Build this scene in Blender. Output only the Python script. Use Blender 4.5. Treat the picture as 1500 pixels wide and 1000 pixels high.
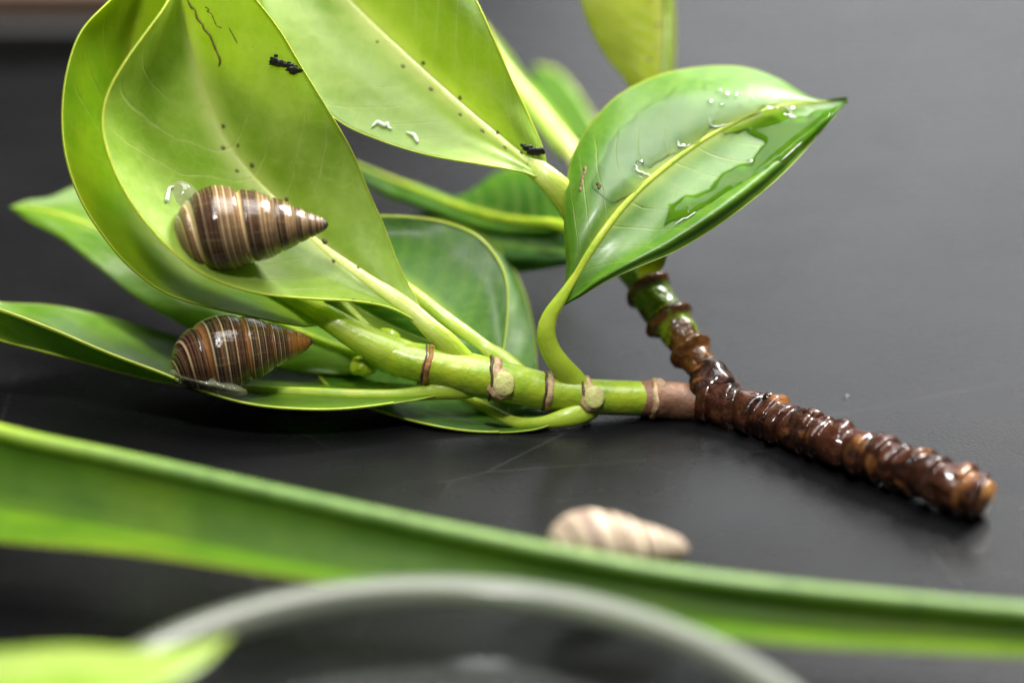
import bpy, math, random
import numpy as np
from mathutils import Vector, noise as mn

# ------------------------------------------------------------ camera
CM = 0.01
scene = bpy.context.scene
for o in list(bpy.data.objects):
    bpy.data.objects.remove(o)
EL = math.radians(28.0)
CZ = 17.95                                   # camera height over the table, cm
CAM = np.array([0.0, 0.0, CZ])
F_ = np.array([0.0, math.cos(EL), -math.sin(EL)])
U_ = np.array([0.0, math.sin(EL), math.cos(EL)])
R_ = np.array([1.0, 0.0, 0.0])
FOC = 36.0                                   # focus distance, cm
K = 13.0 / 1500.0 / 36.0                     # cm per photo pixel per cm of distance


def P(px, py, d=0.0):
    """a point of the place, from where it is seen and how far beyond the focus plane it lies (cm)"""
    D = FOC + d
    return CAM + F_ * D + R_ * ((px - 750) * K * D) + U_ * (-(py - 500) * K * D)


def T(px, py, h):
    """(px, py, d) of the point seen at px, py that hangs h cm over the table"""
    t = -(py - 500) * K
    return (px, py, (CZ - h) / (math.sin(EL) - t * math.cos(EL)) - FOC)


def table_at(px, py, h=0.0):
    t = -(py - 500) * K
    D = (CZ - h) / (math.sin(EL) - t * math.cos(EL))
    return CAM + F_ * D + R_ * ((px - 750) * K * D) + U_ * (t * D)


cam_data = bpy.data.cameras.new("camera")
cam = bpy.data.objects.new("camera", cam_data)
scene.collection.objects.link(cam)
cam.location = Vector(CAM * CM)
cam.rotation_euler = (math.pi / 2 - EL, 0, 0)
cam_data.sensor_width = 36.0
cam_data.lens = 36.0 / (13.0 / 36.0)
cam_data.clip_start = 0.005
cam_data.clip_end = 50.0
cam_data.dof.use_dof = True
cam_data.dof.focus_distance = 0.01 * (FOC - 0.25)
cam_data.dof.aperture_fstop = 6.3
scene.camera = cam

# ------------------------------------------------------------ light
world = bpy.data.worlds.new("World")
scene.world = world
world.use_nodes = True
wbg = world.node_tree.nodes["Background"]
wbg.inputs[0].default_value = (0.96, 0.97, 1.0, 1)
wbg.inputs[1].default_value = 0.06


def area(name, loc, target, size, power, col=(1, 1, 1)):
    ld = bpy.data.lights.new(name, 'AREA')
    ld.shape = 'RECTANGLE'
    ld.size, ld.size_y = size[0] * CM, size[1] * CM
    ld.energy = power
    ld.color = col
    o = bpy.data.objects.new(name, ld)
    scene.collection.objects.link(o)
    o.location = Vector(loc) * CM
    o.rotation_euler = (Vector(target) - Vector(loc)).to_track_quat('-Z', 'Y').to_euler()
    return o


area("key_light", (45, 78, 66), (0, 33, 2), (26, 26), 19.0, (1.0, 0.98, 0.94))  # key lamp at the back right, direction follows the plant's cast shadow
area("ceiling_light", (6, 44, 85), (6, 44, 1), (56, 62), 9.0, (1.0, 0.985, 0.96))
area("table_sheen_lamp", (27, 170, 58), (5, 40, 0), (52, 62), 2.3, (0.95, 0.97, 1.0))  # added unseen lamp, brightens the sheen on the table's far right
area("room_light", (-9, -8, 80), (-3, 33, 2), (11, 7), 3.6, (1.0, 0.99, 0.97))
scene.view_settings.view_transform = 'Standard'
scene.view_settings.look = 'None'
scene.view_settings.exposure = 0.3
scene.view_settings.gamma = 1.0
scene.cycles.max_bounces = 10
scene.cycles.transparent_max_bounces = 16
scene.cycles.use_denoising = True
scene.cycles.caustics_reflective = False
scene.cycles.caustics_refractive = False


# ------------------------------------------------------------ helpers
def cr(pts, n, closed=False):
    """centripetal-ish Catmull-Rom through pts, n samples evenly spaced by chord length"""
    p = np.array(pts, float)
    if len(p) == 2:
        t = np.linspace(0, 1, n)[:, None]
        return p[0] * (1 - t) + p[1] * t
    q = np.vstack([2 * p[0] - p[1], p, 2 * p[-1] - p[-2]])
    out = []
    for i in range(1, len(q) - 2):
        t = np.linspace(0, 1, 16, endpoint=False)[:, None]
        a, b, c, d = q[i - 1], q[i], q[i + 1], q[i + 2]
        out.append(0.5 * ((2 * b) + (-a + c) * t + (2 * a - 5 * b + 4 * c - d) * t ** 2 + (-a + 3 * b - 3 * c + d) * t ** 3))
    out = np.vstack(out + [p[-1:]])
    s = np.r_[0, np.cumsum(np.linalg.norm(np.diff(out, axis=0), axis=1))]
    s /= s[-1]
    t = np.linspace(0, 1, n)
    return np.stack([np.interp(t, s, out[:, k]) for k in range(out.shape[1])], 1)


def pw(pts):
    return np.array([P(*p) for p in pts])


def mesh(name, verts, faces, mat, uvs=None, parent=None, attrs=None, smooth=True):
    me = bpy.data.meshes.new(name)
    me.from_pydata((np.asarray(verts) * CM).tolist(), [], [tuple(int(i) for i in f) for f in faces])
    if smooth:
        me.polygons.foreach_set("use_smooth", [True] * len(me.polygons))
    if uvs is not None:
        uvs = np.asarray(uvs)
        lay = me.uv_layers.new(name="UVMap")
        idx = np.empty(len(me.loops), int)
        me.loops.foreach_get("vertex_index", idx)
        lay.data.foreach_set("uv", uvs[idx].astype('f').ravel())
    for k, v in (attrs or {}).items():
        a = me.attributes.new(k, 'FLOAT', 'POINT')
        a.data.foreach_set("value", np.asarray(v, 'f'))
    me.materials.append(mat)
    me.update()
    o = bpy.data.objects.new(name, me)
    scene.collection.objects.link(o)
    if parent is not None:
        o.parent = parent
        off = Vector((0, 0, 0))
        q = parent
        while q is not None:
            off += q.location
            q = q.parent
        o.location = -off
    return o


def thing(name, label, cat, loc, group=None):
    o = bpy.data.objects.new(name, None)
    o.empty_display_size = 0.005
    scene.collection.objects.link(o)
    o.location = Vector(loc) * CM
    tag(o, label, cat, group)
    return o


def tag(o, label=None, cat=None, group=None, kind=None):
    if label: o['label'] = label
    if cat: o['category'] = cat
    if group: o['group'] = group
    if kind: o['kind'] = kind
    return o


def grid_faces(n, m, wrap=False, base=0):
    f = []
    mm = m if wrap else m - 1
    for i in range(n - 1):
        for j in range(mm):
            a, b = base + i * m + j, base + i * m + (j + 1) % m
            f.append((a, b, b + m, a + m))
    return f


def fbm(v, s=1.0, oct=3):
    return mn.fractal(Vector((float(v[0]) * s, float(v[1]) * s, float(v[2]) * s)), 0.9, 2.0, oct, noise_basis='PERLIN_ORIGINAL')


def tube(name, pts, rad, mat, parent=None, nseg=60, nring=20, disp=None, flat=1.0, flat_dir=None, caps=True, world_pts=False, attr=None):
    """a tube through (px,py,d) points; rad is in cm at each point"""
    w = np.array(pts, float) if world_pts else pw(pts)
    q = cr(np.hstack([w, np.array(rad, float)[:, None]]), nseg)
    c, r = q[:, :3], q[:, 3]
    T = np.gradient(c, axis=0)
    T /= np.linalg.norm(T, axis=1)[:, None]
    ref = np.array(flat_dir if flat_dir is not None else -F_, float)
    V, N = [], []
    for i in range(nseg):
        a = ref - T[i] * ref.dot(T[i])
        a /= np.linalg.norm(a)
        b = np.cross(T[i], a)
        for j in range(nring):
            th = 2 * math.pi * j / nring
            dr = a * math.cos(th) * flat + b * math.sin(th)
            V.append(c[i] + dr * r[i]); N.append(dr)
    V, N = np.array(V), np.array(N)
    uv = np.array([(j / nring, i / (nseg - 1)) for i in range(nseg) for j in range(nring)])
    if disp is not None:
        V = V + N * np.array([disp(V[k], uv[k, 1], uv[k, 0]) for k in range(len(V))])[:, None]
    faces = grid_faces(nseg, nring, True)
    if caps:
        k = len(V)
        V = np.vstack([V, c[:1] - T[:1] * r[0] * 0.12, c[-1:] + T[-1:] * r[-1] * 0.12])
        uv = np.vstack([uv, [[0.5, 0]], [[0.5, 1]]])
        for j in range(nring):
            faces.append((k, (j + 1) % nring, j))
            b = (nseg - 1) * nring
            faces.append((k + 1, b + j, b + (j + 1) % nring))
    return mesh(name, V, faces, mat, uv, parent)


def blob(name, centre, axes, mat, parent=None, n=14, m=20, rough=0.0, seed=0.0, up=None):
    """lumpy ellipsoid; axes = three vectors (cm)"""
    V = []
    for i in range(n + 1):
        ph = math.pi * i / n
        for j in range(m):
            th = 2 * math.pi * j / m
            s = np.array([math.sin(ph) * math.cos(th), math.sin(ph) * math.sin(th), math.cos(ph)])
            k = 1 + rough * fbm(s + seed, 2.2)
            V.append(centre + (axes[0] * s[0] + axes[1] * s[1] + axes[2] * s[2]) * k)
    uv = [(j / m, i / n) for i in range(n + 1) for j in range(m)]
    return mesh(name, V, grid_faces(n + 1, m, True), mat, uv, parent)


# ------------------------------------------------------------ materials
class NT:
    def __init__(self, name):
        self.m = bpy.data.materials.new(name)
        self.m.use_nodes = True
        self.t = self.m.node_tree
        self.t.nodes.clear()
        self.out = self.t.nodes.new("ShaderNodeOutputMaterial")

    def n(self, typ, **kw):
        x = self.t.nodes.new("ShaderNode" + typ)
        for k, v in kw.items():
            if k.startswith("i_"):
                key = k[2:]
                key = int(key) if key.isdigit() else key.replace("_", " ")
                self.set(x.inputs[key], v)
            else:
                setattr(x, k, v)
        return x

    def set(self, sock, v):
        if isinstance(v, bpy.types.NodeSocket):
            self.t.links.new(v, sock)
        else:
            sock.default_value = v

    def math(self, op, a, b=0.0, c=0.0, clamp=False):
        x = self.n("Math", operation=op)
        x.use_clamp = clamp
        self.set(x.inputs[0], a); self.set(x.inputs[1], b)
        if op in ('MULTIPLY_ADD', 'SMOOTH_MIN', 'COMPARE', 'WRAP'): self.set(x.inputs[2], c)
        return x.outputs[0]

    def mix(self, f, a, b):
        x = self.n("Mix", data_type='RGBA')
        self.set(x.inputs[0], f)
        self.set(x.inputs[6], a if not isinstance(a, tuple) else (*a[:3], 1))
        self.set(x.inputs[7], b if not isinstance(b, tuple) else (*b[:3], 1))
        return x.outputs[2]

    def ramp(self, f, stops, interp='LINEAR'):
        x = self.n("ValToRGB")
        cr_ = x.color_ramp
        cr_.interpolation = interp
        while len(cr_.elements) < len(stops):
            cr_.elements.new(0.5)
        for e, (p, c) in zip(cr_.elements, stops):
            e.position = p
            e.color = (*c, 1) if len(c) == 3 else c
        self.set(x.inputs[0], f)
        return x.outputs[0]

    def smooth(self, v, lo, hi, a=0.0, b=1.0):
        x = self.n("MapRange", interpolation_type='SMOOTHSTEP')
        for i, q in enumerate((v, lo, hi, a, b)):
            self.set(x.inputs[i], q)
        return x.outputs[0]

    def noise(self, vec, scale, detail=3.0, rough=0.5, dist=0.0):
        x = self.n("TexNoise")
        if vec is not None: self.set(x.inputs['Vector'], vec)
        x.inputs['Scale'].default_value = scale
        x.inputs['Detail'].default_value = detail
        x.inputs['Roughness'].default_value = rough
        x.inputs['Distortion'].default_value = dist
        return x.outputs[0]

    def cmvec(self, sx=1, sy=1, sz=1):
        g = self.n("NewGeometry")
        m = self.n("Mapping")
        self.set(m.inputs[0], g.outputs['Position'])
        m.inputs['Scale'].default_value = (100 * sx, 100 * sy, 100 * sz)
        return m.outputs[0]

    def uv(self):
        u = self.n("UVMap", uv_map="UVMap")
        s = self.n("SeparateXYZ")
        self.t.links.new(u.outputs[0], s.inputs[0])
        return u.outputs[0], s.outputs[0], s.outputs[1]

    def comb(self, x, y, z=0.0):
        c = self.n("CombineXYZ")
        for i, q in enumerate((x, y, z)): self.set(c.inputs[i], q)
        return c.outputs[0]

    def bump(self, h, strength, dist):
        b = self.n("Bump")
        b.inputs['Strength'].default_value = strength
        b.inputs['Distance'].default_value = dist * CM
        self.set(b.inputs['Height'], h)
        return b.outputs[0]

    def bsdf(self, **kw):
        p = self.n("BsdfPrincipled")
        for k, v in kw.items():
            key = k.replace("_", " ")
            if isinstance(v, tuple) and len(v) == 3: v = (*v, 1)
            self.set(p.inputs[key], v)
        return p

    def done(self, shader):
        self.t.links.new(shader, self.out.inputs[0])
        return self.m


def leaf_mat(name, base, deep, trans, midc, rough=0.3, tw=0.45, coat=0.5, vein=0.5, edge=(0.42, 0.52, 0.05), nveins=13.0, yellow=0.0, spec=0.5, stripe=False):
    M = NT(name)
    uv, U, V = M.uv()
    a = M.math('ABSOLUTE', M.math('MULTIPLY_ADD', U, 2.0, -1.0))      # 0 midrib .. 1 margin
    pos = M.cmvec()
    big = M.noise(pos, 0.9, 3)
    fine = M.noise(pos, 9.0, 3)
    # lateral veins leave the midrib and sweep towards the tip
    wob = M.math('MULTIPLY', M.noise(pos, 1.6, 2), 0.55)
    ph = M.math('MULTIPLY_ADD', V, nveins, M.math('MULTIPLY', M.math('POWER', a, 1.5), -2.4))
    ph = M.math('ADD', ph, wob)
    fr = M.math('ABSOLUTE', M.math('MULTIPLY_ADD', M.math('FRACT', ph), 2.0, -1.0))
    vn = M.math('MULTIPLY', M.smooth(fr, 0.13, 0.0), M.smooth(big, 0.42, 0.62))
    vn = M.math('MULTIPLY', vn, M.smooth(a, 1.0, 0.75))
    col = M.mix(M.smooth(big, 0.35, 0.68), base, deep)
    col = M.mix(M.math('MULTIPLY', M.smooth(fine, 0.35, 0.75), 0.25), col, tuple(0.6 * c for c in deep))
    soft = M.math('MULTIPLY', M.smooth(fr, 0.9, 0.0), 0.07)
    col = M.mix(soft, col, midc)
    col = M.mix(M.math('MULTIPLY', vn, vein * 0.5), col, midc)
    glow = M.smooth(a, 0.22, 0.0)
    col = M.mix(M.math('MULTIPLY', glow, 0.65), col, midc)
    col = M.mix(M.smooth(a, 0.975, 0.995), col, edge)
    if yellow:
        col = M.mix(M.math('MULTIPLY', M.smooth(M.noise(pos, 0.55, 2), 0.45, 0.65), yellow), col, (0.42, 0.45, 0.02))
    net = M.n("TexVoronoi", feature='DISTANCE_TO_EDGE'); M.set(net.inputs['Vector'], M.cmvec()); net.inputs['Scale'].default_value = 4.5
    netf = M.smooth(net.outputs[0], 0.05, 0.0)
    col = M.mix(M.math('MULTIPLY', netf, 0.14 * (vein + 0.3)), col, midc)
    blot = M.noise(M.cmvec(), 3.3, 5, 0.65)
    col = M.mix(M.math('MULTIPLY', M.smooth(blot, 0.52, 0.7), 0.35), col, deep)
    if stripe:
        sn = M.noise(M.comb(M.math('MULTIPLY', U, 46.0), M.math('MULTIPLY', V, 3.0), 0.0), 1.0, 3, 0.6)
        col = M.mix(M.math('MULTIPLY', M.smooth(sn, 0.45, 0.62), 0.55), col, deep)
        col = M.mix(M.math('MULTIPLY', M.smooth(sn, 0.42, 0.32), 0.4), col, tuple(1.7 * c for c in base))
    # fine blemishes
    vor = M.n("TexVoronoi"); M.set(vor.inputs['Vector'], pos); vor.inputs['Scale'].default_value = 2.3
    spot = M.math('MULTIPLY', M.smooth(vor.outputs['Distance'], 0.045, 0.02), M.smooth(M.noise(pos, 1.3, 1), 0.55, 0.6))
    col = M.mix(M.math('MULTIPLY', spot, 0.8), col, (0.05, 0.035, 0.01))
    h = M.math('MULTIPLY_ADD', vn, -0.6 * vein, M.math('MULTIPLY', fine, 0.10))
    h = M.math('MULTIPLY_ADD', M.noise(pos, 40.0, 2), 0.05, h)
    h = M.math('MULTIPLY_ADD', M.noise(pos, 2.2, 2), 0.9, h)
    nrm = M.bump(h, 0.55, 0.035)
    wet = M.n("Attribute", attribute_name="wet").outputs['Fac']
    sp = M.math('MULTIPLY_ADD', wet, -spec, spec)
    rg = M.math('MULTIPLY_ADD', M.noise(pos, 3.0, 3), 0.16, rough - 0.08)
    p = M.bsdf(Base_Color=col, Roughness=rg, Normal=nrm, Coat_Roughness=0.2, Specular_IOR_Level=sp)
    M.set(p.inputs['Coat Weight'], M.math('MULTIPLY_ADD', wet, -coat, coat))
    tr = M.n("BsdfTranslucent")
    tcol = M.mix(M.math('MULTIPLY', vn, 0.25), trans, midc)
    tcol = M.mix(M.math('MULTIPLY', glow, 0.5), tcol, midc)
    tcol = M.mix(M.math('MULTIPLY', M.smooth(big, 0.3, 0.7), 0.3), tcol, deep)
    M.set(tr.inputs[0], tcol); M.set(tr.inputs[1], nrm)
    mx = M.n("MixShader"); mx.inputs[0].default_value = tw
    M.t.links.new(p.outputs[0], mx.inputs[1]); M.t.links.new(tr.outputs[0], mx.inputs[2])
    return M.done(mx.outputs[0])


PALE = leaf_mat("leaf_underside", (0.38, 0.54, 0.085), (0.25, 0.42, 0.03), (0.66, 0.80, 0.07), (0.80, 0.84, 0.32), rough=0.46, tw=0.50, coat=0.32, vein=0.5)
WETL = leaf_mat("leaf_wet_upper_face", (0.12, 0.28, 0.010), (0.07, 0.21, 0.006), (0.24, 0.52, 0.01), (0.40, 0.50, 0.07), rough=0.44, tw=0.28, coat=0.3, vein=0.35, spec=0.7)
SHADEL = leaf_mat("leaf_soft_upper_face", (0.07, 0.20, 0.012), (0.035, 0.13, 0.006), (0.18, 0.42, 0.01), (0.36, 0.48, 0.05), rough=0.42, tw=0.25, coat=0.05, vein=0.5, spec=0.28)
MATG = leaf_mat("leaf_plain_green", (0.06, 0.20, 0.006), (0.04, 0.15, 0.004), (0.16, 0.40, 0.01), (0.30, 0.40, 0.05), rough=0.55, tw=0.25, coat=0.0, vein=0.2, spec=0.15)
PALEY = leaf_mat("leaf_underside_yellow", (0.38, 0.46, 0.03), (0.30, 0.38, 0.02), (0.78, 0.84, 0.06), (0.66, 0.66, 0.24), rough=0.45, tw=0.5, coat=0.1, vein=0.3, yellow=0.4)
LIME = leaf_mat("leaf_lime", (0.30, 0.46, 0.006), (0.17, 0.36, 0.005), (0.60, 0.76, 0.01), (0.45, 0.55, 0.06), rough=0.45, spec=0.3, tw=0.5, coat=0.05, vein=0.4, yellow=0.45)
TOP = leaf_mat("leaf_upper_face", (0.13, 0.27, 0.008), (0.075, 0.20, 0.005), (0.26, 0.50, 0.01), (0.40, 0.50, 0.07), rough=0.34, tw=0.30, coat=0.45, vein=0.45, spec=0.3)
DARK = leaf_mat("leaf_upper_face_shaded", (0.020, 0.075, 0.008), (0.010, 0.045, 0.004), (0.05, 0.16, 0.01), (0.10, 0.18, 0.02), rough=0.5, tw=0.08, spec=0.2, coat=0.0, vein=0.4)  # darker copy of the upper face, shade put into the colour
STRAP = leaf_mat("strap_green", (0.068, 0.150, 0.004), (0.042, 0.105, 0.003), (0.10, 0.20, 0.01), (0.06, 0.13, 0.005), rough=0.5, tw=0.10, coat=0.0, vein=0.0, yellow=0.08, spec=0.15, stripe=True)


def rib_mat(name, c1, c2, base=(0.36, 0.50, 0.03)):
    M = NT(name)
    uv, U, V = M.uv()
    pos = M.cmvec()
    n1 = M.noise(pos, 4, 3)
    col = M.mix(M.smooth(n1, 0.3, 0.7), c1, c2)
    col = M.mix(M.smooth(V, 0.30, 0.02), col, base)
    fib = M.noise(M.comb(M.math('MULTIPLY', U, 30.0), M.math('MULTIPLY', V, 6.0), 0.0), 1.0, 3)
    col = M.mix(M.math('MULTIPLY', M.smooth(fib, 0.5, 0.7), 0.3), col, base)
    nrm = M.bump(M.math('ADD', fib, M.noise(M.cmvec(), 14, 3)), 0.4, 0.02)
    p = M.bsdf(Base_Color=col, Roughness=0.35, Normal=nrm, Coat_Weight=0.3, Coat_Roughness=0.15)
    p.inputs['Subsurface Weight'].default_value = 0.35
    p.inputs['Subsurface Radius'].default_value = (0.8, 1.0, 0.2)
    p.inputs['Subsurface Scale'].default_value = 0.0015
    return M.done(p.outputs[0])


RIB = rib_mat("midrib_pale", (0.80, 0.84, 0.28), (0.70, 0.78, 0.18))
RIBG = rib_mat("midrib_green", (0.52, 0.62, 0.05), (0.36, 0.52, 0.03))
RIBD = rib_mat("midrib_dim", (0.22, 0.32, 0.03), (0.14, 0.24, 0.02))
MARG = rib_mat("margin_yellow", (0.50, 0.58, 0.05), (0.38, 0.50, 0.03))

# ------------------------------------------------------------ table, background
M = NT("table_plastic")
pos = M.cmvec()
n1 = M.noise(pos, 22, 3, 0.6)
n2 = M.noise(pos, 0.35, 3)
n3 = M.noise(M.cmvec(0.7, 1.3, 1), 0.9, 5, 0.6)
col = M.mix(M.smooth(n2, 0.3, 0.7), (0.005, 0.005, 0.0055), (0.009, 0.0088, 0.0095))
vo = M.n("TexVoronoi", feature='DISTANCE_TO_EDGE'); M.set(vo.inputs['Vector'], pos); vo.inputs['Scale'].default_value = 0.16
scr = M.smooth(vo.outputs[0], 0.004, 0.0005)
scr = M.math('MULTIPLY', scr, M.smooth(n2, 0.45, 0.6))
col = M.mix(M.math('MULTIPLY', scr, 0.10), col, (0.12, 0.12, 0.12))
rg = M.math('MULTIPLY_ADD', n3, 0.16, 0.19)
h = M.math('MULTIPLY_ADD', n3, 0.15, n1)
p = M.bsdf(Base_Color=col, Roughness=rg, Normal=M.bump(h, 0.5, 0.010), Specular_IOR_Level=0.33)
TABLE = M.done(p.outputs[0])
tbl = mesh("table_top", [(-90, -30, 0), (90, -30, 0), (90, 130, 0), (-90, 130, 0), (-90, -30, -2), (90, -30, -2), (90, 130, -2), (-90, 130, -2)],
           [(0, 1, 2, 3), (7, 6, 5, 4), (0, 4, 5, 1), (1, 5, 6, 2), (2, 6, 7, 3), (3, 7, 4, 0)], TABLE, smooth=False)
tag(tbl, kind='structure')

M = NT("brown_wood")
w = M.noise(M.cmvec(0.3, 3, 3), 1.5, 4)
TRAYTOP = M.done(M.bsdf(Base_Color=M.mix(w, (0.10, 0.055, 0.035), (0.19, 0.12, 0.085)), Roughness=0.5).outputs[0])
M = NT("side_shade_black")  # black stands in for the shadow gap below the brown lid
TRAYSIDE = M.done(M.bsdf(Base_Color=M.mix(M.noise(M.cmvec(), 3), (0.006, 0.006, 0.006), (0.012, 0.011, 0.010)), Roughness=0.6).outputs[0])


def box(name, x0, x1, y0, y1, z0, z1, mat, parent, b=0.06):
    V = []
    for z, k in ((z0, 0), (z1 - b, 0), (z1, b)):
        for x, y in ((x0 + k, y0 + k), (x1 - k, y0 + k), (x1 - k, y1 - k), (x0 + k, y1 - k)):
            V.append((x, y, z))
    F = [(3, 2, 1, 0), (8, 9, 10, 11)]
    for r in (0, 4):
        for j in range(4):
            F.append((r + j, r + (j + 1) % 4, r + 4 + (j + 1) % 4, r + 4 + j))
    return mesh(name, V, F, mat, None, parent, smooth=False)


tp = table_at(60, 92)
tray = thing("storage_box", "brown lidded box with a shadow gap painted black on its side, blurred at the top left corner", "box", (-12, tp[1] + 3, 0))
box("box_body", -22, -4.6, tp[1], tp[1] + 12, 0.0, 0.62, TRAYSIDE, tray)
box("lid", -22.15, -4.45, tp[1] + 0.5, tp[1] + 12.15, 0.623, 1.1, TRAYTOP, tray)

# ------------------------------------------------------------ the leafy branch
node0 = P(1045, 600, 0.4)
branch = thing("leafy_branch", "cut branch with glossy green leaves and a knobbly wet brown end, on the dark table", "branch", (node0[0], node0[1], 0))


class Leaf:
    def __init__(s, mid, A, B, n=110, m=25, bulgeA=0.15, bulgeB=0.15, wave=0.05, seed=0, back=None):
        s.n, s.m = n, m
        s.mid, s.A, s.B = (cr(pw(q), n) for q in (mid, A, B))
        G = np.zeros((n, 2 * m - 1, 3))
        tt = np.linspace(0, 1, n)
        env = np.sin(np.pi * np.clip(tt, 0, 1)) ** 0.6
        for side, E, bl in ((-1, s.A, bulgeA), (1, s.B, bulgeB)):
            for j in range(m):
                k = j / (m - 1)
                q = s.mid * (1 - k) + E * k
                q = q + F_ * (-(bl * math.sin(math.pi * k)) * env)[:, None]
                wv = np.array([mn.noise(Vector((side * k * 2.0 + seed * 7.1, t * 5.0, seed))) for t in tt])
                q = q + F_ * (wave * wv * k * env)[:, None]
                G[:, m - 1 + side * j] = q
        s.G = G

    def at(s, u, v):
        i = min(max(v, 0), 1) * (s.n - 1)
        j = (u * 0.5 + 0.5) * (2 * s.m - 2)
        i0, j0 = min(int(i), s.n - 2), min(int(j), 2 * s.m - 3)
        a, b = i - i0, j - j0
        G = s.G
        return (G[i0, j0] * (1 - a) * (1 - b) + G[i0 + 1, j0] * a * (1 - b) + G[i0, j0 + 1] * (1 - a) * b + G[i0 + 1, j0 + 1] * a * b)

    def normal(s, u, v):
        e = 0.01
        a = s.at(u + e, v) - s.at(u - e, v)
        b = s.at(u, min(v + e, 1)) - s.at(u, max(v - e, 0))
        n = np.cross(a, b)
        n /= np.linalg.norm(n) + 1e-12
        return n if n.dot(F_) < 0 else -n

    def build(s, mat, parent, label=None, thick=0.035, wet=None):
        G = s.G
        n, w = G.shape[:2]
        du = np.gradient(G, axis=1); dv = np.gradient(G, axis=0)
        N = np.cross(du, dv)
        N[0], N[-1] = N[1], N[-2]
        N /= np.linalg.norm(N, axis=2)[:, :, None] + 1e-12
        if N[n // 2, w // 2].dot(F_) > 0: N = -N
        ks = np.abs(np.linspace(-1, 1, w))
        th = thick * (0.6 + 0.4 * np.sqrt(np.clip(1 - ks ** 6, 0, 1)))[None, :, None]
        a = (G).reshape(-1, 3)
        b = (G - N * th).reshape(-1, 3)
        uv = np.array([(j / (w - 1), i / (n - 1)) for i in range(n) for j in range(w)])
        V = np.vstack([a, b])
        nn = n * w
        Fa = grid_faces(n, w)
        Fb = [tuple(reversed(f)) for f in grid_faces(n, w, base=nn)]
        E = []
        for i in range(n - 1):
            for j in (0, w - 1):
                p0, p1 = i * w + j, (i + 1) * w + j
                E.append((p0, p1, p1 + nn, p0 + nn))
        for j in range(w - 1):
            for i in (0, n - 1):
                p0, p1 = i * w + j, i * w + j + 1
                E.append((p0, p1, p1 + nn, p0 + nn))
        wv = np.zeros(2 * nn)
        if wet is not None: wv[:nn] = wet.reshape(-1)
        o = mesh("leaf", V, Fa + Fb + E, mat, np.vstack([uv, uv]), parent, {"wet": wv})
        if label: o['label'] = label
        s.obj = o
        s.N = N
        return o

    def rib(s, mat, r0, r1, petiole=(), v1=0.96, lift=0.03, flat=0.6, pr=None, nseg=70):
        """petiole world points (px,py,d) come before the blade"""
        vs = np.linspace(0, v1, 14)
        pts = [s.at(0, v) - F_ * lift for v in vs]
        rad = [r0 * (1 - v / v1) ** 0.8 + r1 for v in vs]
        pre = [P(*p) for p in petiole]
        prr = pr or [r0 + r1] * len(pre)
        if pre: pts = pre + pts[1:]; rad = list(prr) + rad[1:]
        return tube("midrib", pts, rad, mat, s.obj, nseg=nseg, nring=16, flat=flat, world_pts=True)

    def margin(s, side, r=0.018, mat=None, v0=0.0, v1=1.0):
        pts = [s.at(side * 0.999, v) for v in np.linspace(v0, v1, 40)]
        rad = [r] * 40
        return tube("margin", pts, rad, mat or MARG, s.obj, nseg=120, nring=8, world_pts=True)


SPOT = NT("leaf_spot")
SPOT = SPOT.done(SPOT.bsdf(Base_Color=(0.10, 0.10, 0.015), Roughness=0.6).outputs[0])
BLK = NT("black_speck")
BLK = BLK.done(BLK.bsdf(Base_Color=(0.008, 0.010, 0.008), Roughness=0.45).outputs[0])


def spots(leaf, uvs, r=0.03):
    """little pits along the midrib, one joined part"""
    V, Fc = [], []
    for k, (u, v) in enumerate(uvs):
        c = leaf.at(u, v); n = leaf.normal(u, v)
        a = np.cross(n, R_); a /= np.linalg.norm(a); b = np.cross(n, a)
        base = len(V)
        V.append(c + n * 0.014)
        m = 9
        for rr, hh in ((0.6, 0.011), (1.0, -0.004)):
            for j in range(m):
                th = 2 * math.pi * j / m
                q = r * rr * (0.8 + 0.4 * random.random()) * (0.8 + 0.5 * ((k * 37) % 10) / 10)
                V.append(c + a * math.cos(th) * q + b * math.sin(th) * q + n * hh)
        for j in range(m):
            Fc.append((base, base + 1 + j, base + 1 + (j + 1) % m))
            Fc.append((base + 1 + j, base + 1 + m + j, base + 1 + m + (j + 1) % m, base + 1 + (j + 1) % m))
    return mesh("gland_spots", V, Fc, SPOT, None, leaf.obj)


random.seed(4)
# L1 - the pale leaf carrying the upper snail
L1 = Leaf(
    mid=[(628, 480, 0.0), (600, 452, 0.0), (540, 410, 0.1), (470, 360, 0.25), (400, 290, 0.45), (345, 228, 0.55), (310, 165, 0.6), (285, 90, 0.55), (268, 20, 0.4), (262, -40, 0.2), (262, -90, 0.0)],
    A=[(628, 482, 0.0), (575, 452, -0.1), (520, 441, -0.25), (450, 437, -0.5), (372, 428, -0.75), (300, 403, -0.95), (250, 365, -1.05), (206, 315, -1.1), (170, 255, -1.1), (150, 190, -1.05), (156, 140, -1.0), (182, 92, -0.9), (215, 47, -0.75), (245, 5, -0.6), (262, -40, -0.3), (262, -90, 0.0)],
    B=[(628, 478, 0.0), (610, 440, 0.15), (585, 390, 0.2), (562, 330, 0.25), (540, 280, 0.2), (515, 220, 0.1), (480, 160, 0.0), (440, 95, -0.1), (410, 45, -0.2), (375, 0, -0.25), (330, -50, -0.2), (262, -90, 0.0)],
    bulgeA=-0.22, bulgeB=0.10, wave=0.10, seed=1)
L1.build(PALE, branch, "large pale leaf in front that carries the upper snail", n_ := 0.035) if False else L1.build(PALE, branch, "large pale leaf in front that carries the upper snail")
L1.rib(RIB, 0.105, 0.006, petiole=[(678, 534, 0.05), (655, 503, -0.02), (632, 482, -0.04)], pr=[0.19, 0.145, 0.125], v1=0.66, lift=-0.015, flat=0.5)
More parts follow.
